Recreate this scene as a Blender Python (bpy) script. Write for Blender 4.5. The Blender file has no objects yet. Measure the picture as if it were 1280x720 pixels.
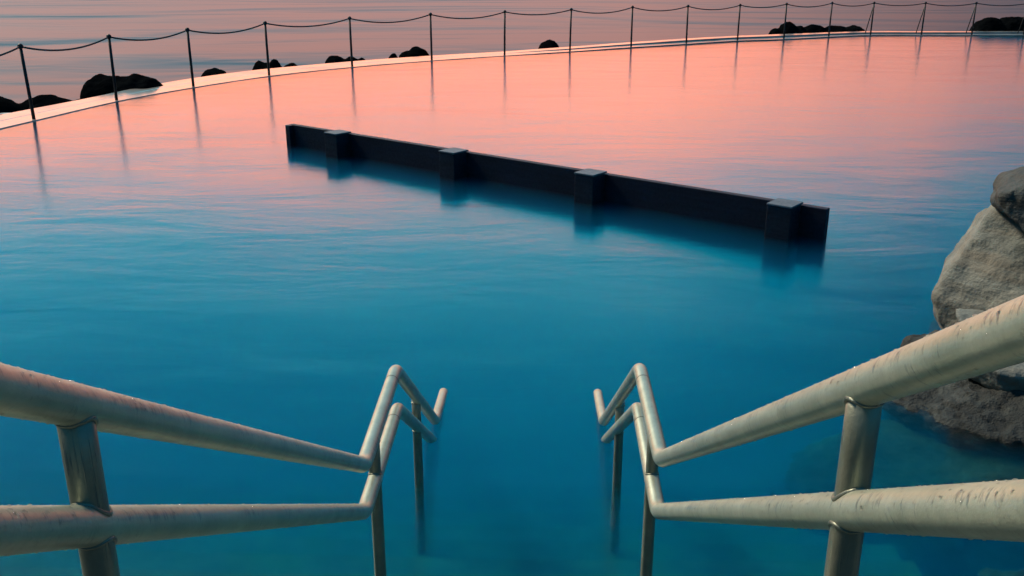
import bpy, bmesh, math, random
from mathutils import Vector, noise, Matrix
R = math.radians
sc = bpy.context.scene
C = sc.collection
random.seed(7)

# ------------------------------------------------------------------ helpers
def link(name, me, mat=None, parent=None, loc=None):
    o = bpy.data.objects.new(name, me)
    C.objects.link(o)
    if mat:
        me.materials.append(mat)
    if parent:
        o.parent = parent
    if loc:
        o.location = loc
    return o

def from_bm(name, bm, mat, parent=None, loc=None, smooth=True):
    me = bpy.data.meshes.new(name)
    bm.to_mesh(me); bm.free()
    if smooth:
        for p in me.polygons: p.use_smooth = True
    return link(name, me, mat, parent, loc)

def tag(o, label, cat, group=None, kind=None):
    if label: o['label'] = label
    if cat: o['category'] = cat
    if group: o['group'] = group
    if kind: o['kind'] = kind
    return o

def thing(name, label, cat, loc=(0, 0, 0), group=None):
    o = bpy.data.objects.new(name, None)
    C.objects.link(o); o.location = loc; o.empty_display_size = .1
    return tag(o, label, cat, group)

def structure(o):
    o['kind'] = 'structure'
    return o

def fillet(pts, rad, n=6):
    """round the corners of a polyline"""
    pts = [Vector(p) for p in pts]
    out = [pts[0]]
    for a, b, c in zip(pts, pts[1:], pts[2:]):
        u = (a - b); v = (c - b)
        d = min(rad, u.length * .45, v.length * .45)
        p, q = b + u.normalized() * d, b + v.normalized() * d
        for i in range(n + 1):
            t = i / n
            out.append(p * (1 - t) ** 2 + b * 2 * t * (1 - t) + q * t * t)
    out.append(pts[-1])
    return out

def sweep(bm, pts, rad, seg=24, cap=True, step=None):
    """tube along pts with UV (turn, metres); rad may be a number or a list"""
    pts = [Vector(p) for p in pts]
    if step:
        q = [pts[0]]
        for a, b in zip(pts, pts[1:]):
            n = max(1, int((b - a).length / step))
            for i in range(1, n + 1): q.append(a.lerp(b, i / n))
        pts = q
    uvl = bm.loops.layers.uv.verify()
    N = len(pts)
    tang = []
    for i in range(N):
        t = (pts[min(i + 1, N - 1)] - pts[max(i - 1, 0)]).normalized()
        tang.append(t)
    up = Vector((0, 0, 1)) if abs(tang[0].z) < .95 else Vector((0, 1, 0))
    x = (up - tang[0] * up.dot(tang[0])).normalized()
    rings, L = [], [0]
    for i in range(N):
        if i:
            x = (x - tang[i] * x.dot(tang[i])).normalized()
            L.append(L[-1] + (pts[i] - pts[i - 1]).length)
        y = tang[i].cross(x)
        r = rad[i] if isinstance(rad, (list, tuple)) else rad
        rings.append([bm.verts.new(pts[i] + x * math.cos(2 * math.pi * k / seg) * r + y * math.sin(2 * math.pi * k / seg) * r) for k in range(seg)])
    for i in range(N - 1):
        for k in range(seg):
            f = bm.faces.new((rings[i][k], rings[i][(k + 1) % seg], rings[i + 1][(k + 1) % seg], rings[i + 1][k]))
            for lp, (u, v) in zip(f.loops, ((k, i), (k + 1, i), (k + 1, i + 1), (k, i + 1))):
                lp[uvl].uv = (u / seg, L[v])
    if cap:
        bm.faces.new(list(reversed(rings[0]))); bm.faces.new(rings[-1])
    return pts

def box(bm, x0, x1, y0, y1, z0, z1, M=None, bevel=0):
    vs = [bm.verts.new((x, y, z)) for x in (x0, x1) for y in (y0, y1) for z in (z0, z1)]
    fs = [(0, 1, 3, 2), (4, 6, 7, 5), (0, 4, 5, 1), (2, 3, 7, 6), (0, 2, 6, 4), (1, 5, 7, 3)]
    faces = [bm.faces.new([vs[i] for i in f]) for f in fs]
    if M:
        for v in vs: v.co = M @ v.co
    if bevel:
        es = list({e for f in faces for e in f.edges})
        bmesh.ops.bevel(bm, geom=es, offset=bevel, segments=2, affect='EDGES', profile=.6)

def catmull(pts, n):
    P = [Vector(p) for p in pts]
    P = [P[0] * 2 - P[1]] + P + [P[-1] * 2 - P[-2]]
    out = []
    for i in range(1, len(P) - 2):
        for k in range(n):
            t = k / n
            a, b, c, d = P[i - 1], P[i], P[i + 1], P[i + 2]
            out.append(.5 * ((2 * b) + (c - a) * t + (2 * a - 5 * b + 4 * c - d) * t * t + (3 * b - a - 3 * c + d) * t ** 3))
    out.append(P[-2])
    return out

# ------------------------------------------------------------------ materials
class NT:
    def __init__(s, name):
        s.m = bpy.data.materials.new(name); s.m.use_nodes = True
        s.t = s.m.node_tree; s.t.nodes.clear()
        s.out = s.n('ShaderNodeOutputMaterial')
    def n(s, kind, **kw):
        nd = s.t.nodes.new(kind)
        for k, v in kw.items():
            if k in nd.inputs.keys(): pass
            setattr(nd, k, v)
        return nd
    def set(s, nd, **kw):
        for k, v in kw.items():
            nd.inputs[k.replace('_', ' ')].default_value = v
        return nd
    def l(s, a, b): s.t.links.new(a, b)
    def principled(s, base, rough, **kw):
        p = s.n('ShaderNodeBsdfPrincipled')
        p.inputs['Base Color'].default_value = (*base, 1)
        p.inputs['Roughness'].default_value = rough
        for k, v in kw.items(): p.inputs[k].default_value = v
        s.l(p.outputs[0], s.out.inputs['Surface'])
        return p
    def noise(s, vec, scale, detail=4, rough=.55, dist=0):
        nd = s.n('ShaderNodeTexNoise')
        nd.inputs['Scale'].default_value = scale; nd.inputs['Detail'].default_value = detail
        nd.inputs['Roughness'].default_value = rough; nd.inputs['Distortion'].default_value = dist
        if vec is not None: s.l(vec, nd.inputs['Vector'])
        return nd
    def map(s, vec, scale=(1, 1, 1), rot=(0, 0, 0), loc=(0, 0, 0)):
        nd = s.n('ShaderNodeMapping')
        nd.inputs['Scale'].default_value = scale; nd.inputs['Rotation'].default_value = rot
        nd.inputs['Location'].default_value = loc
        s.l(vec, nd.inputs['Vector'])
        return nd.outputs[0]
    def ramp(s, fac, stops, interp='LINEAR'):
        nd = s.n('ShaderNodeValToRGB'); cr = nd.color_ramp; cr.interpolation = interp
        while len(cr.elements) < len(stops): cr.elements.new(.5)
        for e, (p, c) in zip(cr.elements, stops):
            e.position = p
            e.color = (*c, 1) if isinstance(c, tuple) else (c, c, c, 1)
        s.l(fac, nd.inputs[0])
        return nd.outputs[0]
    def bump(s, h, strength, dist, prev=None):
        b = s.n('ShaderNodeBump'); b.inputs['Strength'].default_value = strength; b.inputs['Distance'].default_value = dist
        s.l(h, b.inputs['Height'])
        if prev: s.l(prev, b.inputs['Normal'])
        return b.outputs[0]
    def math(s, op, a, b=None, c=None, clamp=False):
        nd = s.n('ShaderNodeMath'); nd.operation = op; nd.use_clamp = clamp
        for i, v in enumerate((a, b, c)):
            if v is None: continue
            if isinstance(v, (int, float)): nd.inputs[i].default_value = v
            else: s.l(v, nd.inputs[i])
        return nd.outputs[0]
    def mix(s, fac, a, b, blend='MIX'):
        nd = s.n('ShaderNodeMix'); nd.data_type = 'RGBA'; nd.blend_type = blend
        for sock, v in ((nd.inputs[0], fac), (nd.inputs[6], a), (nd.inputs[7], b)):
            if isinstance(v, (int, float)): sock.default_value = v
            elif isinstance(v, tuple): sock.default_value = (*v, 1)
            else: s.l(v, sock)
        return nd.outputs[2]
    def coords(s, which='Object'):
        return s.n('ShaderNodeTexCoord').outputs[which]

def mat_pool_water():
    t = NT('pool_water')
    p = t.principled((1, 1, 1), .155, **{'Transmission Weight': 1.0, 'IOR': 1.333})
    geo = t.n('ShaderNodeNewGeometry').outputs['Position']
    # broad, smeared swell left by the long exposure, then finer streaks
    a = t.noise(t.map(geo, (.30, .70, 1), (0, 0, R(-7))), 1.0, 5, .55, .4)
    b = t.noise(t.map(geo, (1.3, 4.5, 1), (0, 0, R(-5)), (3, 9, 0)), 1.0, 5, .6, .3)
    c = t.noise(t.map(geo, (6, 18, 1), (0, 0, R(-4)), (1, 5, 0)), 1.0, 3, .6)
    n1 = t.bump(a.outputs[0], 1, .017)
    n2 = t.bump(b.outputs[0], 1, .0011, n1)
    n3 = t.bump(c.outputs[0], 1, .0006, n2)
    e = t.noise(t.map(geo, (38, 60, 1)), 1.0, 2, .6)
    n4 = t.bump(e.outputs[0], 1, .00045, n3)
    t.l(n4, p.inputs['Normal'])
    ab = t.n('ShaderNodeVolumeAbsorption')
    ab.inputs['Color'].default_value = (.0, .915, .985, 1); ab.inputs['Density'].default_value = 2.6
    sca = t.n('ShaderNodeVolumeScatter')
    sca.inputs['Color'].default_value = (.0, .47, .97, 1); sca.inputs['Density'].default_value = .44
    add = t.n('ShaderNodeAddShader')
    t.l(ab.outputs[0], add.inputs[0]); t.l(sca.outputs[0], add.inputs[1])
    t.l(add.outputs[0], t.out.inputs['Volume'])
    return t.m

def mat_sea():
    t = NT('sea_water')
    p = t.principled((.002, .008, .020), .36, IOR=1.333)
    geo = t.n('ShaderNodeNewGeometry').outputs['Position']
    a = t.noise(t.map(geo, (.035, .06, 1), (0, 0, R(5))), 1.0, 2, .5, .8)
    b = t.noise(t.map(geo, (.22, .42, 1), (0, 0, R(3)), (7, 2, 0)), 1.0, 2, .5, .6)
    n1 = t.bump(a.outputs[0], 1, 1.3)
    n2 = t.bump(b.outputs[0], 1, .09, n1)
    t.l(n2, p.inputs['Normal'])
    return t.m

def mat_floor():
    t = NT('pool_floor_sand')
    p = t.principled((.42, .42, .36), .9)
    geo = t.n('ShaderNodeNewGeometry').outputs['Position']
    a = t.noise(geo, .8, 6, .6)
    t.l(t.ramp(a.outputs[0], [(.3, (.10, .115, .11)), (.7, (.17, .18, .16))]), p.inputs['Base Color'])
    return t.m

def mat_ledge():
    t = NT('wet_concrete')
    p = t.principled((.36, .33, .30), .38, **{'Coat Weight': 1.0, 'Coat Roughness': .12, 'Coat IOR': 1.33})
    geo = t.n('ShaderNodeNewGeometry').outputs['Position']
    a = t.noise(geo, 1.3, 8, .65, .3)
    b = t.noise(geo, 22, 6, .7)
    col = t.ramp(a.outputs[0], [(.30, (.14, .13, .12)), (.50, (.27, .25, .23)), (.72, (.34, .32, .30))])
    col = t.mix(t.ramp(b.outputs[0], [(.35, .0), (.75, .5)]), col, (.20, .19, .17))
    t.l(col, p.inputs['Base Color'])
    n1 = t.bump(a.outputs[0], .5, .008); n2 = t.bump(b.outputs[0], .5, .006, n1)
    t.l(n2, p.inputs['Normal']); 
    t.l(n1, p.inputs['Coat Normal'])
    wt = t.noise(t.map(geo, loc=(7, 3, 0)), .9, 5, .6)
    t.l(t.ramp(wt.outputs[0], [(.34, .55), (.5, 1.0)]), p.inputs['Coat Weight'])
    return t.m

def mat_concrete():
    t = NT('step_concrete')
    p = t.principled((.30, .29, .26), .8)
    geo = t.n('ShaderNodeNewGeometry').outputs['Position']
    a = t.noise(geo, 3.0, 7, .65)
    b = t.noise(t.map(geo, loc=(4, 1, 2)), 1.6, 4, .6)
    col = t.ramp(a.outputs[0], [(.3, (.065, .08, .075)), (.7, (.14, .155, .14))])
    col = t.mix(t.ramp(b.outputs[0], [(.5, 0.0), (.7, .8)]), col, (.09, .13, .05))
    t.l(col, p.inputs['Base Color'])
    t.l(t.bump(a.outputs[0], .4, .01), p.inputs['Normal'])
    return t.m

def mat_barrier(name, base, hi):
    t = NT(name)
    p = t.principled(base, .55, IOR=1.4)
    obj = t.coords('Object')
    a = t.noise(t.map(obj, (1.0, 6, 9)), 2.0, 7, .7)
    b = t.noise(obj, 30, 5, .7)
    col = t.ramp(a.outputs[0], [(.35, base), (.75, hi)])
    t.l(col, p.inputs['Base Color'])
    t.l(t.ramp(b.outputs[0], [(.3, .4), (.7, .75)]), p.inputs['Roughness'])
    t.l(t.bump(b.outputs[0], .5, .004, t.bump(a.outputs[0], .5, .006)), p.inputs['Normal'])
    return t.m

def mat_steel(name, wet=1.0, turns=(4.0, 105, 1), tone=1.0):
    """galvanised pipe: dull zinc, darker streaks where water runs down round the pipe"""
    t = NT(name)
    p = t.principled((.55, .52, .46), .45, Metallic=.5, **{'Coat Weight': .0, 'Coat Roughness': .12})
    uv = t.n('ShaderNodeUVMap').outputs[0]
    obj = t.coords('Object')
    # runs: narrow along the pipe, long round it
    runs = t.noise(t.map(uv, turns), 1.0, 4, .65, .2)
    big = t.noise(t.map(uv, (1.2, 4, 1), loc=(2, 1, 0)), 1.0, 4, .6)
    # streaks weighted by facing: none added on the crown, most on the shoulders
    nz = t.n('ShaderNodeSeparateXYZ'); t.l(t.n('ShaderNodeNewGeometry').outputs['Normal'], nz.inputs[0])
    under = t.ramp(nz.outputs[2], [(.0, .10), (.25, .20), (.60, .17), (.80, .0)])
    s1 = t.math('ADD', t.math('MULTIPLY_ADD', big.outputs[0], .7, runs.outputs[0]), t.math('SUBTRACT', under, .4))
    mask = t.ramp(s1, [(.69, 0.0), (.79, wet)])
    fine = t.noise(obj, 90, 4, .7)
    spang = t.noise(obj, 14, 5, .65)
    dry = t.ramp(spang.outputs[0], [(.3, tuple(v * tone for v in (.34, .38, .30))), (.7, tuple(v * tone for v in (.50, .53, .42)))])
    dry = t.mix(t.ramp(fine.outputs[0], [(.55, 0.0), (.8, .5)]), dry, (.20, .20, .19))
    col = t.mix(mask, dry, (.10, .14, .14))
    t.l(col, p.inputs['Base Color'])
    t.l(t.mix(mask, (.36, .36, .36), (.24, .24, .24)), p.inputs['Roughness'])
    n1 = t.bump(fine.outputs[0], .4, .002)
    n2 = t.bump(mask, .35, .0015, n1)
    t.l(n2, p.inputs['Normal'])
    return t.m

def mat_plain(name, base, rough, **kw):
    t = NT(name)
    p = t.principled(base, rough, **kw)
    a = t.noise(t.coords('Object'), 12, 5, .65)
    t.l(t.ramp(a.outputs[0], [(.3, tuple(c * .7 for c in base)), (.7, tuple(c * 1.25 for c in base))]), p.inputs['Base Color'])
    t.l(t.bump(a.outputs[0], .3, .004), p.inputs['Normal'])
    return t.m

def mat_rock(name, dark, mid, light, scale, rough=.75, strata=0.0, bump=.03, coat=0.0):
    t = NT(name)
    p = t.principled(mid, rough, **{'Coat Weight': coat, 'Coat Roughness': .15})
    obj = t.coords('Object')
    a = t.noise(obj, scale, 9, .68, .3)
    b = t.noise(obj, scale * 9, 6, .7)
    c = t.noise(t.map(obj, (.5, .5, 4.5), (R(18), R(-22), 0)), scale * .9, 6, .6, .6)
    v = t.n('ShaderNodeTexVoronoi'); v.inputs['Scale'].default_value = scale * 16; t.l(obj, v.inputs['Vector'])
    col = t.ramp(a.outputs[0], [(.28, dark), (.5, mid), (.72, light)])
    col = t.mix(t.ramp(c.outputs[0], [(.45, 0.0), (.62, strata)]), col, tuple(x * y for x, y in zip(mid, (.75, .5, .35))))
    col = t.mix(t.ramp(b.outputs[0], [(.5, 0.0), (.75, .6)]), col, dark)
    t.l(col, p.inputs['Base Color'])
    n = t.bump(a.outputs[0], .8, bump)
    n = t.bump(c.outputs[0], strata, bump * .8, n)
    n = t.bump(b.outputs[0], .9, bump * .4, n)
    n = t.bump(v.outputs['Distance'], .4, bump * .22, n)
    t.l(n, p.inputs['Normal'])
    return t.m

M_water, M_sea, M_floor, M_ledge, M_conc = mat_pool_water(), mat_sea(), mat_floor(), mat_ledge(), mat_concrete()
M_deck = mat_plain('dark_wet_paving', (.028, .031, .033), .5)
M_beam = mat_barrier('tarred_timber', (.003, .005, .016), (.009, .013, .034))
M_block = mat_barrier('dark_painted_concrete', (.004, .006, .016), (.012, .018, .036))
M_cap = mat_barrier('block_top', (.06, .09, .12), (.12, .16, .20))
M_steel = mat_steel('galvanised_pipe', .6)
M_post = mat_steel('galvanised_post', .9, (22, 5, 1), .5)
M_fence = mat_plain('corroded_fence_metal', (.012, .016, .022), .6, Metallic=.2)
M_chain = mat_plain('tarred_rope', (.02, .03, .042), .7)
M_boulder = mat_rock('sandstone', (.075, .092, .09), (.15, .168, .155), (.24, .245, .21), 2.2, .8, .5, .035)
M_boulder2 = mat_rock('dark_sandstone', (.02, .03, .033), (.05, .068, .072), (.09, .11, .11), 2.6, .75, .7, .05)
M_wetrock = mat_rock('wet_rock', (.006, .010, .011), (.018, .026, .027), (.075, .09, .085), 4.5, .75, .35, .06, 0)
M_sunk = mat_rock('sunken_rock', (.02, .03, .025), (.06, .07, .055), (.12, .13, .1), 3.0, .9, .2, .05)
M_reef = mat_rock('black_rock', (.002, .003, .004), (.004, .005, .006), (.007, .009, .01), 1.6, 1.0, .2, .12)
M_reef.node_tree.nodes['Principled BSDF'].inputs['Specular IOR Level'].default_value = 0
M_drop = NT('water_drop'); M_drop.principled((1, 1, 1), .02, **{'Transmission Weight': 1.0, 'IOR': 1.333}); M_drop = M_drop.m
M_foam = mat_plain('sea_foam', (.45, .5, .52), .8)

# ------------------------------------------------------------------ setting: pool floor, water, sea
inner = [(-9.6, 2.2), (-9.4, 6), (-9.1, 10.5), (-8.75, 14.0), (-8.48, 15.85), (-8.07, 18.27), (-7.33, 20.45), (-6.28, 22.66), (-4.70, 24.75), (-2.83, 26.53), (-.86, 28.04),
         (1.10, 29.43), (3.10, 30.95), (5.06, 32.29), (7.05, 33.72), (8.85, 34.51), (10.78, 35.72), (12.58, 36.6), (14.5, 36.65), (16.39, 36.7), (19.5, 36.75), (24, 36.8), (30, 36.8)]
outer = [(-10.5, 2.2), (-10.3, 6), (-10.0, 10.5), (-9.62, 14.6), (-9.36, 16.27), (-8.85, 18.3), (-8.32, 20.92), (-7.2, 23.46), (-5.25, 25.8), (-3.1, 27.75), (-1.05, 29.15),
         (.78, 30.45), (3.05, 32.2), (5.1, 33.6), (7.1, 34.97), (8.9, 35.9), (10.9, 36.9), (12.9, 37.7), (14.6, 37.75), (16.4, 37.8), (19.5, 37.85), (24, 37.9), (30, 37.9)]
IN = catmull([(x, y, 0) for x, y in inner], 5)
OUT = catmull([(x, y, 0) for x, y in outer], 5)

bm = bmesh.new()
me_pts = [(-60, -30), (60, -30), (60, 60), (-60, 60)]
bm.faces.new([bm.verts.new((x, y, -1.5)) for x, y in ((-13, 1), (33, 1), (33, 38.4), (-13, 38.4))])
structure(from_bm('pool_floor', bm, M_floor))

# the water body: closed volume bounded by the curved wall
bm = bmesh.new()
loop = [p for p in OUT]                                   # its rim lies inside the wall
mid = [(a + b) / 2 for a, b in zip(IN, OUT)]
ring = mid + [Vector((31, 36.5, 0)), Vector((31, 2.0, 0)), Vector((-10, 2.0, 0))]
top = [bm.verts.new((p.x, p.y, 0)) for p in ring]
bot = [bm.verts.new((p.x, p.y, -1.6)) for p in ring]
bm.faces.new(top); bm.faces.new(list(reversed(bot)))
for i in range(len(ring)):
    j = (i + 1) % len(ring)
    bm.faces.new((top[i], bot[i], bot[j], top[j]))
bmesh.ops.recalc_face_normals(bm, faces=bm.faces)
structure(from_bm('pool_water', bm, M_water, smooth=False))

# open sea from the outside of the wall to the horizon
bm = bmesh.new()
near = [p.lerp(q, .9) for p, q in zip(IN, OUT)]
near = [Vector((-10.4, -40, 0))] + near + [Vector((60, 37.9, 0))]
zsea = -.28
rows = []
for k, s in enumerate((0, .003, .02, .1, .35, 1.0)):
    row = []
    for p in near:
        d = Vector((p.x - 8, p.y - 6, 0)).normalized()
        q = Vector((p.x, p.y, zsea)) + d * (6000 * s)
        row.append(bm.verts.new(q))
    rows.append(row)
for a, b in zip(rows, rows[1:]):
    for i in range(len(a) - 1):
        bm.faces.new((a[i], a[i + 1], b[i + 1], b[i]))
bmesh.ops.recalc_face_normals(bm, faces=bm.faces)
for f in bm.faces:
    if f.normal.z < 0: f.normal_flip()
structure(from_bm('sea', bm, M_sea, smooth=False))

# curved wall of the pool, its wet top just above the water
bm = bmesh.new()
secs = []
for i, (a, b) in enumerate(zip(IN, OUT)):
    n = noise.noise(Vector((i * .35, 0, 3))) * .006
    far = max(0, min(1, (a.x + 1) / 6))
    h = .014 + .026 * far + n * .6
    d = (b - a)
    # inner lip, a slight step up to the outer course, outer face
    prof = [(0, -1.55), (0, h - .012), (.012, h), (.5, h + .008), (.52, h + .012 + .05 * far), (.97, h + .02 + .05 * far), (1, h - .01 + .05 * far), (1, -1.55)]
    secs.append([bm.verts.new((a.x + d.x * s, a.y + d.y * s, z)) for s, z in prof])
for a, b in zip(secs, secs[1:]):
    for k in range(len(a)):
        k2 = (k + 1) % len(a)
        bm.faces.new((a[k], b[k], b[k2], a[k2]))
bm.faces.new(secs[0]); bm.faces.new(list(reversed(secs[-1])))
bmesh.ops.recalc_face_normals(bm, faces=bm.faces)
o = from_bm('pool_wall', bm, M_ledge, smooth=False)
tag(o, 'low curved concrete sea wall with a wet shining top along the far edge of the pool', 'wall')

# deck behind the camera and quay face down to the pool floor
bm = bmesh.new()
box(bm, -13, 33, -8, .6, -1.55, 1.3)
structure(from_bm('pavement', bm, M_deck, smooth=False))
bm = bmesh.new()
box(bm, -10.2, -4.25, .604, 2.3, -1.55, .18, bevel=.01)
box(bm, 1.95, 31, .604, 2.3, -1.55, .18, bevel=.01)
structure(from_bm('quay', bm, M_deck, smooth=False))

# steps down into the water
bm = bmesh.new()
prof = [(.62, 1.3)]
y, z = .62, 1.3
while z > -.10:
    z -= .172; prof.append((y, z)); y += .222; prof.append((y, z))
prof[-1] = (3.46, z)
y = 3.46
while z > -1.40:
    z -= .165; prof.append((y, z)); y += .27; prof.append((y, z))
prof += [(y, -1.56), (.62, -1.56)]
L = [bm.verts.new((-4.2, a, b)) for a, b in prof]
Rr = [bm.verts.new((1.9, a, b)) for a, b in prof]
bm.faces.new(L); bm.faces.new(list(reversed(Rr)))
for i in range(len(prof)):
    j = (i + 1) % len(prof)
    bm.faces.new((L[i], Rr[i], Rr[j], L[j]))
bmesh.ops.recalc_face_normals(bm, faces=bm.faces)
o = from_bm('pool_steps', bm, M_conc, smooth=False)
tag(o, 'flight of concrete steps going down under water between the two handrails', 'steps')

# ------------------------------------------------------------------ handrails
def tread(y):
    z = -1.5
    for (a, b), (c, d) in zip(prof, prof[1:]):
        if b == d and a <= y <= c: z = b
    return z

def handrail(label, top, low, rp, seed):
    """top, low: polylines of pipe axes; rp: list of (x, y, z_top) posts"""
    t = thing('handrail', label, 'handrail', (top[2][0], 2.6, -.14))
    inv = -Vector(t.location); rw = random.Random(seed + 50)
    def loc(P): return [Vector(p) + inv for p in P]
    T, B = fillet(top, .045), fillet(low, .045)
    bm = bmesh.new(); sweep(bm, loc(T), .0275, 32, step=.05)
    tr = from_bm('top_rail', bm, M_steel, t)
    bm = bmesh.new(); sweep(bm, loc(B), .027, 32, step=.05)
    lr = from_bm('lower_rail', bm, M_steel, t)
    for x, y, z in rp:
        for a, b in zip(top, top[1:]):
            if a[1] <= y <= b[1]:
                f = (y - a[1]) / (b[1] - a[1]); z = a[2] + (b[2] - a[2]) * f; break
        sl = math.hypot(1, (b[2] - a[2]) / (b[1] - a[1]))
        bm = bmesh.new()
        z0 = tread(y) - .02 if y > .62 else 1.29
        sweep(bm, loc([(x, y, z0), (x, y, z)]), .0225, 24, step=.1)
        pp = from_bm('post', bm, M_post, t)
        # weld beads where the post meets each pipe
        for P, sgn in ((top, -1), (low, -1), (low, 1)):
            for a, b in zip(P, P[1:]):
                if a[1] <= y <= b[1]: break
            else: continue
            k = (b[2] - a[2]) / (b[1] - a[1]); za = a[2] + k * (y - a[1]); sq = math.hypot(1, k)
            ring = []
            for i in range(29):
                th = 2 * math.pi * i / 28; dx, dy = .0228 * math.cos(th), .0228 * math.sin(th)
                ring.append((x + dx, y + dy, za + k * dy + sgn * sq * math.sqrt(max(0, .0275 ** 2 - dx * dx)) + rw.uniform(-.0006, .0006)))
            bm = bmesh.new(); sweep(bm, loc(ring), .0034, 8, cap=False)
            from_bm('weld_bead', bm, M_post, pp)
    # joint sleeves where the straight pipe meets the elbow
    for P, par, r in ((top, tr, .0282), (low, lr, .0277)):
        c = Vector(P[3]); b = Vector(P[2]); d = (b - c).normalized()
        q = c + d * .115
        bm = bmesh.new(); sweep(bm, loc([q - d * .002, q + d * .002]), r, 32, cap=False)
        from_bm('joint', bm, M_fence, par)
    # rain drops clinging to the pipes
    rnd = random.Random(seed)
    bm = bmesh.new()
    for P, r in ((top, .0275), (low, .027)):
        a, b = Vector(P[1]), Vector(P[2])
        for i in range(600):
            u = rnd.random() ** 1.3
            q = a.lerp(b, u); d = (b - a).normalized()
            side = d.cross(Vector((0, 0, 1))).normalized(); up = side.cross(d)
            ang = rnd.gauss(0, .75) + (.35 if P[0][0] < 0 else -.35)
            if rnd.random() < .22: ang = math.pi + rnd.gauss(0, .25)
            n = up * math.cos(ang) + side * math.sin(ang)
            s = rnd.choice((.0009, .0011, .0013, .0016, .002, .0026)) * rnd.uniform(.7, 1.1)
            m = Matrix.Translation(q + n * (r - .0001) + inv) @ n.to_track_quat('Z', 'Y').to_matrix().to_4x4() @ Matrix.Diagonal((s, s * rnd.uniform(1, 1.7), s * .62, 1))
            bmesh.ops.create_icosphere(bm, subdivisions=2, radius=1, matrix=m)
    dr = from_bm('water_droplets', bm, M_drop, t)
    dr['kind'] = 'stuff'
    return t

xl, xr = -.577, .434
handrail('wet galvanised handrail left of the steps, over the open water',
         [(xl, -.5, 2.22), (xl, .66, 2.22), (xl, 2.825, .880), (xl, 3.598, .893), (xl + .022, 4.79, .045), (xl + .022, 5.29, -.012)],
         [(xl, -.5, 2.07), (xl, .62, 2.07), (xl, 2.79, .718), (xl, 3.596, .716), (xl + .012, 4.66, -.003), (xl + .012, 4.72, -.075)],
         [(xl, 1.05, 1.96), (xl, 3.02, .86), (xl, 4.19, .47), (xl, -.4, 2.21)], 3)
handrail('wet galvanised handrail right of the steps, nearest the sandstone boulders',
         [(xr, -.5, 2.36), (xr, .52, 2.36), (xr, 2.80, .930), (xr, 3.49, .958), (xr - .03, 4.80, .045), (xr - .03, 5.30, -.012)],
         [(xr, -.5, 2.19), (xr, .5, 2.19), (xr, 2.80, .728), (xr, 3.487, .783), (xr - .02, 4.68, -.003), (xr - .02, 4.74, -.075)],
         [(xr, 1.12, 1.95), (xr, 3.00, .92), (xr, 4.21, .45), (xr, -.4, 2.35)], 5)

# ------------------------------------------------------------------ post and rope fence along the wall
feet = [(-8.80, 13.5, 1.22), (-8.539, 15.89, 1.22), (-8.128, 18.308, 1.21), (-7.388, 20.492, 1.20), (-6.339, 22.702, 1.215), (-4.746, 24.795, 1.22), (-2.867, 26.573, 1.235),
        (-.891, 28.082, 1.235), (1.073, 29.47, 1.24), (3.075, 30.99, 1.25), (5.041, 32.321, 1.23), (7.033, 33.762, 1.21), (8.832, 34.546, 1.22), (10.771, 35.766, 1.21),
        (12.577, 36.637, 1.185), (14.499, 36.683, 1.18), (16.392, 36.729, 1.18), (18.35, 36.78, 1.18), (20.4, 36.82, 1.18)]
ft = thing('chain_fence', 'dark fence of thin posts strung with sagging chain along the curved sea wall', 'fence', (0, 28.6, .03))
inv = -Vector(ft.location)
rnd = random.Random(2)
tops = []
for i, (x, y, h) in enumerate(feet):
    # posts stand a hand's breadth in from the lip
    d = min(((Vector((x, y, 0)) - a).length, (b - a).normalized()) for a, b in zip(IN, OUT))[1]
    px, py = x + d.x * .05, y + d.y * .05
    lean = Vector((rnd.uniform(-.02, .02), rnd.uniform(-.02, .02), 0))
    a = Vector((px, py, .01)); b = Vector((px, py, h)) + lean
    bm = bmesh.new(); sweep(bm, [a + inv, b + inv], [.029, .026], 14)
    po = from_bm('post', bm, M_fence, ft)
    bm = bmesh.new()
    bmesh.ops.create_uvsphere(bm, u_segments=14, v_segments=9, radius=.048, matrix=Matrix.Translation(b + inv + Vector((0, 0, .005))))
    from_bm('ball_cap', bm, M_fence, po)
    if i >= 14 and i < 18:      # the last posts have a raking stay
        bm = bmesh.new(); sweep(bm, [b + inv - Vector((.01, -.02, .12)), Vector((px - .15, py + .16, .08)) + inv], .017, 10)
        from_bm('stay', bm, M_fence, po)
    tops.append(b)
for a, b in zip(tops, tops[1:]):
    L = (b - a).length
    sag = .125 * (L / 2.4) ** 1.3 * rnd.uniform(.85, 1.1)
    pts = [a.lerp(b, t / 16) - Vector((0, 0, sag * 4 * (t / 16) * (1 - t / 16))) + inv for t in range(17)]
    bm = bmesh.new(); sweep(bm, pts, .0165, 8)
    from_bm('chain', bm, M_chain, ft)

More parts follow.
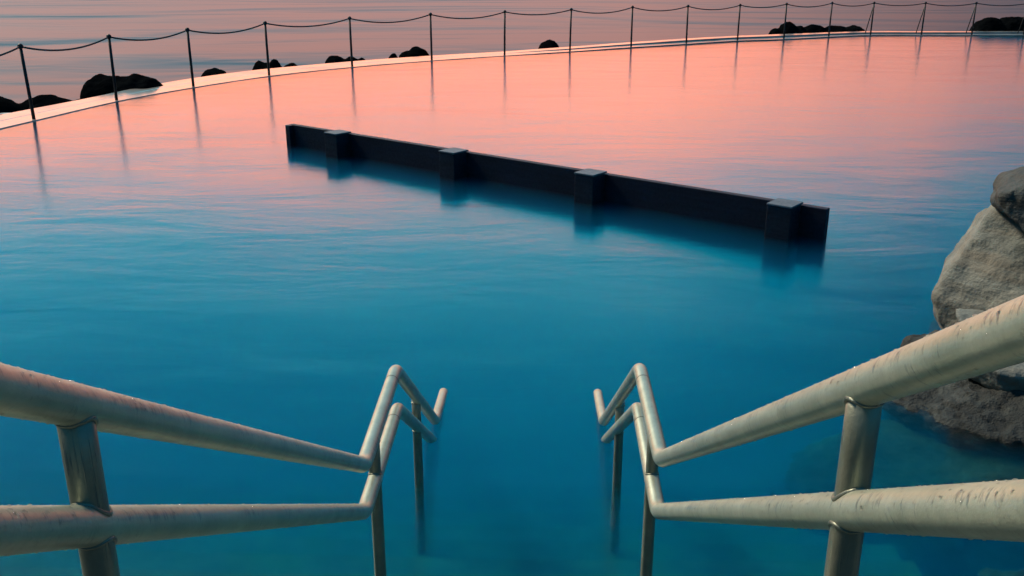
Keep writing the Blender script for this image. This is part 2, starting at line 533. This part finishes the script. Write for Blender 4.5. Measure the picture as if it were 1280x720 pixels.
# ------------------------------------------------------------------ dark barrier standing in the pool
A = Vector((-3.60, 13.66, 0)); Bp = Vector((2.79, 8.75, 0))
ux = (Bp - A).normalized(); ang = math.atan2(ux.y, ux.x)
bt = thing('pool_barrier', 'low dark barrier wall with four square piers standing in the middle of the pool', 'barrier', (*A.xy, 0))
bt.rotation_euler = (0, 0, ang)
Lb = (Bp - A).length
bm = bmesh.new(); box(bm, 0, Lb, 0, .085, -1.52, .303, bevel=.008)
from_bm('beam', bm, M_beam, bt, smooth=False)
bm = bmesh.new(); box(bm, .0, .10, -.07, -.002, -1.52, .30, bevel=.008)
from_bm('end_board', bm, M_beam, bt, smooth=False)
for wx, wy in ((-2.69, 12.884), (-.984, 11.56), (.603, 10.248), (2.355, 8.80)):
    s = (Vector((wx, wy, 0)) - A).dot(ux)
    bm = bmesh.new(); box(bm, s - .125, s + .125, -.24, -.002, -1.52, .312, bevel=.01)
    pi = from_bm('pier', bm, M_block, bt, smooth=False)
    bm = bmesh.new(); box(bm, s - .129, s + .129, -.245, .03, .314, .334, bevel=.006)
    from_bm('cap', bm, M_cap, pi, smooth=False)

# ------------------------------------------------------------------ rocks
def hull_rock(name, pts, mat, label, seed, voxel=.035, amp=.05, freq=1.6, smooth=6, fine=.012):
    c = sum((Vector(p) for p in pts), Vector()) / len(pts)
    c.z = min(p[2] for p in pts)
    bm = bmesh.new()
    for p in pts: bm.verts.new(Vector(p) - c)
    r = bmesh.ops.convex_hull(bm, input=bm.verts)
    bmesh.ops.delete(bm, geom=list({g for g in r['geom_interior'] + r['geom_unused'] if isinstance(g, bmesh.types.BMVert)}), context='VERTS')
    me = bpy.data.meshes.new('tmp'); bm.to_mesh(me); bm.free()
    o = bpy.data.objects.new('tmp', me); C.objects.link(o)
    m = o.modifiers.new('r', 'REMESH'); m.mode = 'VOXEL'; m.voxel_size = voxel
    m = o.modifiers.new('s', 'SMOOTH'); m.iterations = smooth; m.factor = .6
    dg = bpy.context.evaluated_depsgraph_get()
    m2 = bpy.data.meshes.new_from_object(o.evaluated_get(dg))
    bpy.data.objects.remove(o); bpy.data.meshes.remove(me)
    sh = Vector((seed * 3.7, seed * 1.3, seed * 2.1))
    cos = []
    for v in m2.vertices:
        q = v.co * freq + sh
        d = noise.fractal(q, 1.0, 2.1, 5) * amp
        d -= max(0, noise.fractal(Vector((v.co.x * .9 + v.co.z, v.co.y * .7, v.co.z * 3.2)) + sh, .9, 2, 4) - .1) * amp * .9
        d += noise.fractal(v.co * freq * 7 + sh, .9, 2, 4) * fine
        cos.append(v.co + v.normal * d)
    for v, q in zip(m2.vertices, cos): v.co = q
    for p in m2.polygons: p.use_smooth = True
    m2.name = name
    o = link(name, m2, mat, loc=c)
    return tag(o, label, 'rock')

hull_rock('boulder', [(2.80, 6.35, .27), (2.84, 6.3, .14), (2.93, 6.25, -.02), (3.26, 6.45, .98), (3.7, 6.3, 1.05), (3.55, 5.6, .32), (3.35, 5.75, -.08),
                      (3.6, 7.5, .6), (3.3, 7.2, -.2), (5.0, 6.5, 1.1), (5.0, 5.7, 0), (5.0, 7.5, .4), (4.6, 6.9, -1.4), (3.7, 6.6, -1.4)],
          M_boulder, 'large pale sandstone boulder with a blunt nose leaning out over the pool', 1, .03, .05, 1.6, 5, .012)
hull_rock('boulder', [(3.04, 6.1, 1.08), (3.05, 6.08, .99), (3.12, 6.05, 1.14), (3.25, 6.1, 1.22), (3.27, 5.85, .78), (3.16, 5.95, .86), (3.52, 5.75, 1.22), (4.4, 5.9, 1.45),
                      (4.4, 5.6, .8), (3.33, 6.7, 1.1), (4.4, 6.9, 1.3), (3.2, 6.5, .93), (3.5, 5.7, .75)],
          M_boulder2, 'dark rounded rock perched on top of the large sandstone boulder', 2, .025, .035, 2.2, 4, .010)
hull_rock('shore_rock', [(2.14, 5.22, -.03), (2.44, 4.84, -.04), (2.75, 4.66, .02), (3.8, 4.4, .05), (2.32, 5.5, .10), (2.8, 5.2, .14), (3.8, 5.1, .22), (2.25, 5.3, -.5),
                         (2.6, 4.8, -.6), (3.8, 4.5, -.8), (2.6, 6.1, .1), (3.8, 6.2, .2), (2.5, 6.1, -1.4), (3.8, 6.2, -1.4), (2.5, 4.9, -1.4), (3.8, 4.6, -1.4)],
          M_wetrock, 'rough wet rock at the waterline under the boulders', 4, .022, .07, 3.2, 2, .02)
hull_rock('shore_rock', [(2.62, 5.35, .30), (2.72, 5.08, .25), (3.7, 4.75, .27), (3.7, 5.5, .48), (2.8, 5.9, .35), (2.66, 5.35, .12), (2.8, 5.12, .08), (3.7, 4.8, .07), (3.7, 5.8, .06), (2.9, 5.8, .06)],
          M_boulder, 'flat layered rock slab lying on the wet rock below the boulder', 5, .02, .03, 3.0, 3, .008)
hull_rock('shore_rock', [(3.03, 5.12, .38), (3.10, 5.0, .36), (3.5, 4.9, .55), (3.13, 5.25, .52), (3.6, 5.3, .6), (3.1, 5.2, .33), (3.6, 5.0, .33), (3.6, 5.4, .35)],
          M_boulder, 'pale rounded rock resting on the slab beside the right handrail', 9, .02, .02, 3.0, 4, .007)
hull_rock('sunken_rock', [(1.55, 4.6, -.55), (2.0, 4.3, -.42), (2.6, 4.25, -.22), (3.6, 4.1, -.2), (1.7, 5.2, -.6), (2.2, 5.2, -.3), (3.6, 4.9, -.2), (1.5, 4.4, -1.5), (2, 4, -1.5), (3.6, 3.8, -1.5), (1.5, 5.4, -1.5), (3.6, 5.2, -1.5)],
          M_sunk, 'dark rock under the water in front of the shore rocks', 6, .035, .09, 2.4, 4, .02)
hull_rock('sunken_rock', [(1.95, 3.45, -.3), (2.3, 3.25, -.12), (3.2, 3.1, -.05), (2.1, 3.75, -.35), (3.2, 3.8, -.15), (1.9, 3.1, -1.5), (3.3, 3.0, -1.5), (1.9, 3.9, -1.5), (3.3, 4.0, -1.5)],
          M_sunk, 'dark sunken rock at the bottom right below the lower rail', 8, .03, .07, 2.8, 4, .02)

def reef(pts_w, loc, label, seed, name='sea_rock', group=None):
    """pts_w: list of lumps (dx, dy, half width, half depth, height)"""
    bm = bmesh.new()
    for dx, dy, hw, hd, h in pts_w:
        bmesh.ops.create_icosphere(bm, subdivisions=4, radius=1, matrix=Matrix.Translation((dx, dy, -.5)) @ Matrix.Diagonal((hw, hd, h + .5, 1)))
    me = bpy.data.meshes.new('tmp'); bm.to_mesh(me); bm.free()
    o = bpy.data.objects.new('tmp', me); C.objects.link(o)
    m = o.modifiers.new('r', 'REMESH'); m.mode = 'VOXEL'; m.voxel_size = .045
    m = o.modifiers.new('s', 'SMOOTH'); m.iterations = 2
    dg = bpy.context.evaluated_depsgraph_get()
    m2 = bpy.data.meshes.new_from_object(o.evaluated_get(dg))
    bpy.data.objects.remove(o); bpy.data.meshes.remove(me)
    sh = Vector((seed * 5.1, seed * 2.3, seed))
    cos = []
    for v in m2.vertices:
        f = .25 + .75 * min(1, max(0, v.co.z + .4) / .5)
        d = noise.fractal(v.co * 2.2 + sh, 1, 2, 4) * .06 * f + abs(noise.noise(v.co * 5 + sh)) * .03 * f - .01
        cos.append(v.co + v.normal * d)
    for v, q in zip(m2.vertices, cos): v.co = q
    for p in m2.polygons: p.use_smooth = True
    o = link(name, m2, M_reef, loc=loc)
    return tag(o, label, 'rock')

reef([(-.42, 0, .48, .8, .29), (-.15, 0, .6, .8, .30), (.2, 0, .55, .8, .29), (.5, .05, .42, .7, .22), (.72, .1, .3, .6, .08)], (-8.91, 20.35, 0), 'largest black boulder behind the sea wall on the left, flat on top', 1)
reef([(0, 0, .40, .5, .10), (.2, 0, .3, .4, .05)], (-7.97, 23.4, 0), 'small black rock next to the large flat-topped boulder beyond the wall', 2)
reef([(-.45, 0, .24, .4, .09), (0, 0, .22, .4, .13), (.4, 0, .4, .4, .03), (-.2, 0, .6, .5, .04)], (-6.93, 25.4, 0), 'low knobbly black rock with two small bumps beyond the wall', 3)
reef([(-.1, 0, .42, .5, .11), (.3, 0, .34, .5, .06), (.62, .1, .25, .4, .0)], (-5.55, 27.1, 0), 'low humped black rock beyond the wall with a tail to the right', 4)
reef([(0, 0, .22, .3, .03)], (-4.22, 28.5, 0), 'tiny black rock beyond the wall, just left of a rounder one', 5)
reef([(.05, 0, .48, .5, .17), (-.3, 0, .3, .4, .09)], (-3.59, 28.8, 0), 'rounded black rock beyond the wall directly behind a fence post', 6)
reef([(0, 0, .43, .5, .19)], (.44, 31.9, 0), 'lone dome-shaped black rock beyond the wall at centre', 7)
reef([(.05, 0, .5, .6, .47), (-.35, 0, .45, .5, .2), (.5, 0, .35, .5, .3)], (9.75, 37.9, 0), 'tall humped black rock beyond the wall on the right', 8)
reef([(-.75, 0, .7, .6, .32), (.1, .1, .9, .6, .26), (.8, 0, .6, .6, .27)], (11.75, 38.5, 0), 'long low black rock beyond the wall beside the tall hump', 9)
reef([(-.75, 0, .8, .8, .58), (.2, 0, 1.0, .8, .62), (1.2, 0, .9, .8, .6)], (18.85, 39.2, 0), 'broad flat-topped black rock at the far right beyond the wall', 10)
reef([(-.9, 0, .8, .6, .06), (.2, .2, .8, .5, .02), (1.1, .35, .8, .5, -.02)], (-10.0, 18.6, 0), 'long low black reef washed by foam at the far left', 11)
reef([(0, 0, .28, .3, .05)], (-9.35, 17.6, 0), 'small black rock in the foam close behind the wall at far left', 12)
# foam on that reef
bm = bmesh.new()
for i in range(26):
    x = random.uniform(-1.3, .55); y = random.gauss(0, .10) + .03 * x
    bmesh.ops.create_icosphere(bm, subdivisions=2, radius=1, matrix=Matrix.Translation((x, y, random.uniform(-.02, .02))) @ Matrix.Diagonal((random.uniform(.12, .35), random.uniform(.04, .1), .03, 1)))
o = from_bm('sea_foam', bm, M_foam, loc=(-9.85, 17.85, -.24)); tag(o, 'thin white streak of sea foam by the reef at far left', 'foam', kind='stuff')

# ------------------------------------------------------------------ light
SUN_EL, SUN_AZ = 43.0, 306.0            # compass azimuth, +Y = 0, clockwise: ahead of the camera, to its left
el, az = R(SUN_EL), R(SUN_AZ)
sd = Vector((math.sin(az) * math.cos(el), math.cos(az) * math.cos(el), math.sin(el)))
sun = bpy.data.lights.new('sun', 'SUN'); sun.energy = 5.0; sun.angle = R(12); sun.color = (1, .84, .62)
so = bpy.data.objects.new('sun', sun); C.objects.link(so)
so.rotation_euler = (-sd).to_track_quat('-Z', 'Y').to_euler(); so.location = (0, -10, 20)

w = bpy.data.worlds.new('World'); sc.world = w; w.use_nodes = True
t = NT.__new__(NT); t.t = w.node_tree; t.t.nodes.clear()
t.out = t.n('ShaderNodeOutputWorld')
bg = t.n('ShaderNodeBackground'); bg.inputs['Strength'].default_value = .1
t.l(bg.outputs[0], t.out.inputs[0])
sky = t.n('ShaderNodeTexSky'); sky.sky_type = 'NISHITA'; sky.sun_disc = False
sky.sun_elevation = el; sky.sun_rotation = az
d = t.n('ShaderNodeTexCoord').outputs['Generated']
sep = t.n('ShaderNodeSeparateXYZ'); t.l(d, sep.inputs[0])
X, Y, Z = sep.outputs
# thin streaky cloud: bends the bands of the dusk a little
cl = t.noise(t.map(d, (5.0, 5.0, 20), (R(4), R(5), 0)), 1.0, 5, .6, .5)
right = t.math('MAXIMUM', t.math('SUBTRACT', X, .10), 0.0)
wob = t.math('MULTIPLY_ADD', t.math('SUBTRACT', cl.outputs[0], .5), t.math('MULTIPLY_ADD', right, 4.0, .4), 1.0)
side = t.math('MULTIPLY_ADD', t.math('MAXIMUM', t.math('SUBTRACT', X, .12), 0.0), 1.5, 1.0)   # the pink arch sinks to the right
side2 = t.math('MULTIPLY_ADD', t.math('MAXIMUM', t.math('SUBTRACT', t.math('MULTIPLY', X, -1.0), .2), 0.0), .6, 0.0)   # and a little to the left
zz = t.math('MULTIPLY', t.math('MULTIPLY', Z, wob), t.math('ADD', side, side2))
zr = t.math('MULTIPLY', t.math('POWER', t.math('MAXIMUM', zz, 0.0), .5), 1.0)
def st(deg, c): return (math.sin(R(deg)) ** .5, tuple(v / 3.0 for v in c))
dusk = t.ramp(zr, [st(0, (.70, .23, .22)), st(3, (1.2, .36, .28)), st(7, (2.95, .86, .40)), st(11.2, (3.0, 1.04, .54)), st(13.5, (1.8, .97, .95)),
                   st(15.2, (.03, 1.22, 1.46)), st(20, (.0, 1.05, 1.36)), st(30, (.0, .40, .74)), st(50, (.0, .20, .46)), st(90, (.0, .15, .36))])
back = t.ramp(zr, [st(0, (.02, .07, .09)), st(15, (.025, .10, .14)), st(40, (.01, .16, .27)), st(90, (.0, .18, .40))])
az_f = t.math('DIVIDE', Y, t.math('SQRT', t.math('ADD', t.math('MULTIPLY', X, X), t.math('MULTIPLY', Y, Y))))
front = t.ramp(t.math('MULTIPLY_ADD', az_f, .5, .5), [(.78, 0.0), (.93, 1.0)])
dim = t.math('SUBTRACT', 1.0, t.math('MULTIPLY', right, t.math('MULTIPLY_ADD', cl.outputs[0], 3.0, .15)), clamp=True)   # duller cloud to the right
sc_d = t.n('ShaderNodeVectorMath'); sc_d.operation = 'SCALE'; t.l(dusk, sc_d.inputs[0]); t.l(dim, sc_d.inputs['Scale'])
mixed = t.mix(front, back, sc_d.outputs[0])
vm = t.n('ShaderNodeVectorMath'); vm.operation = 'SCALE'; vm.inputs['Scale'].default_value = 30.0
t.l(mixed, vm.inputs[0])
vs = t.n('ShaderNodeVectorMath'); vs.operation = 'SCALE'; vs.inputs['Scale'].default_value = .02
t.l(sky.outputs[0], vs.inputs[0])
va = t.n('ShaderNodeVectorMath'); va.operation = 'ADD'
t.l(vm.outputs[0], va.inputs[0]); t.l(vs.outputs[0], va.inputs[1])
t.l(va.outputs[0], bg.inputs['Color'])

# ------------------------------------------------------------------ camera
cam = bpy.data.cameras.new('camera'); co = bpy.data.objects.new('camera', cam); C.objects.link(co)
cam.sensor_width = 36; cam.lens = 36 * 1170 / 1280; cam.clip_start = .05; cam.clip_end = 20000
co.location = (0, 0, 2.5); co.rotation_euler = (R(90 - 19.006), 0, R(1.3888))
sc.camera = co

sc.view_settings.view_transform = 'Standard'; sc.view_settings.look = 'None'
sc.view_settings.exposure = 0; sc.view_settings.gamma = 1
cy = sc.cycles
cy.use_denoising = True
cy.max_bounces = 10; cy.transmission_bounces = 8; cy.volume_bounces = 3; cy.transparent_max_bounces = 8
cy.sample_clamp_indirect = 6
cy.caustics_reflective = True; cy.caustics_refractive = True; cy.blur_glossy = .5
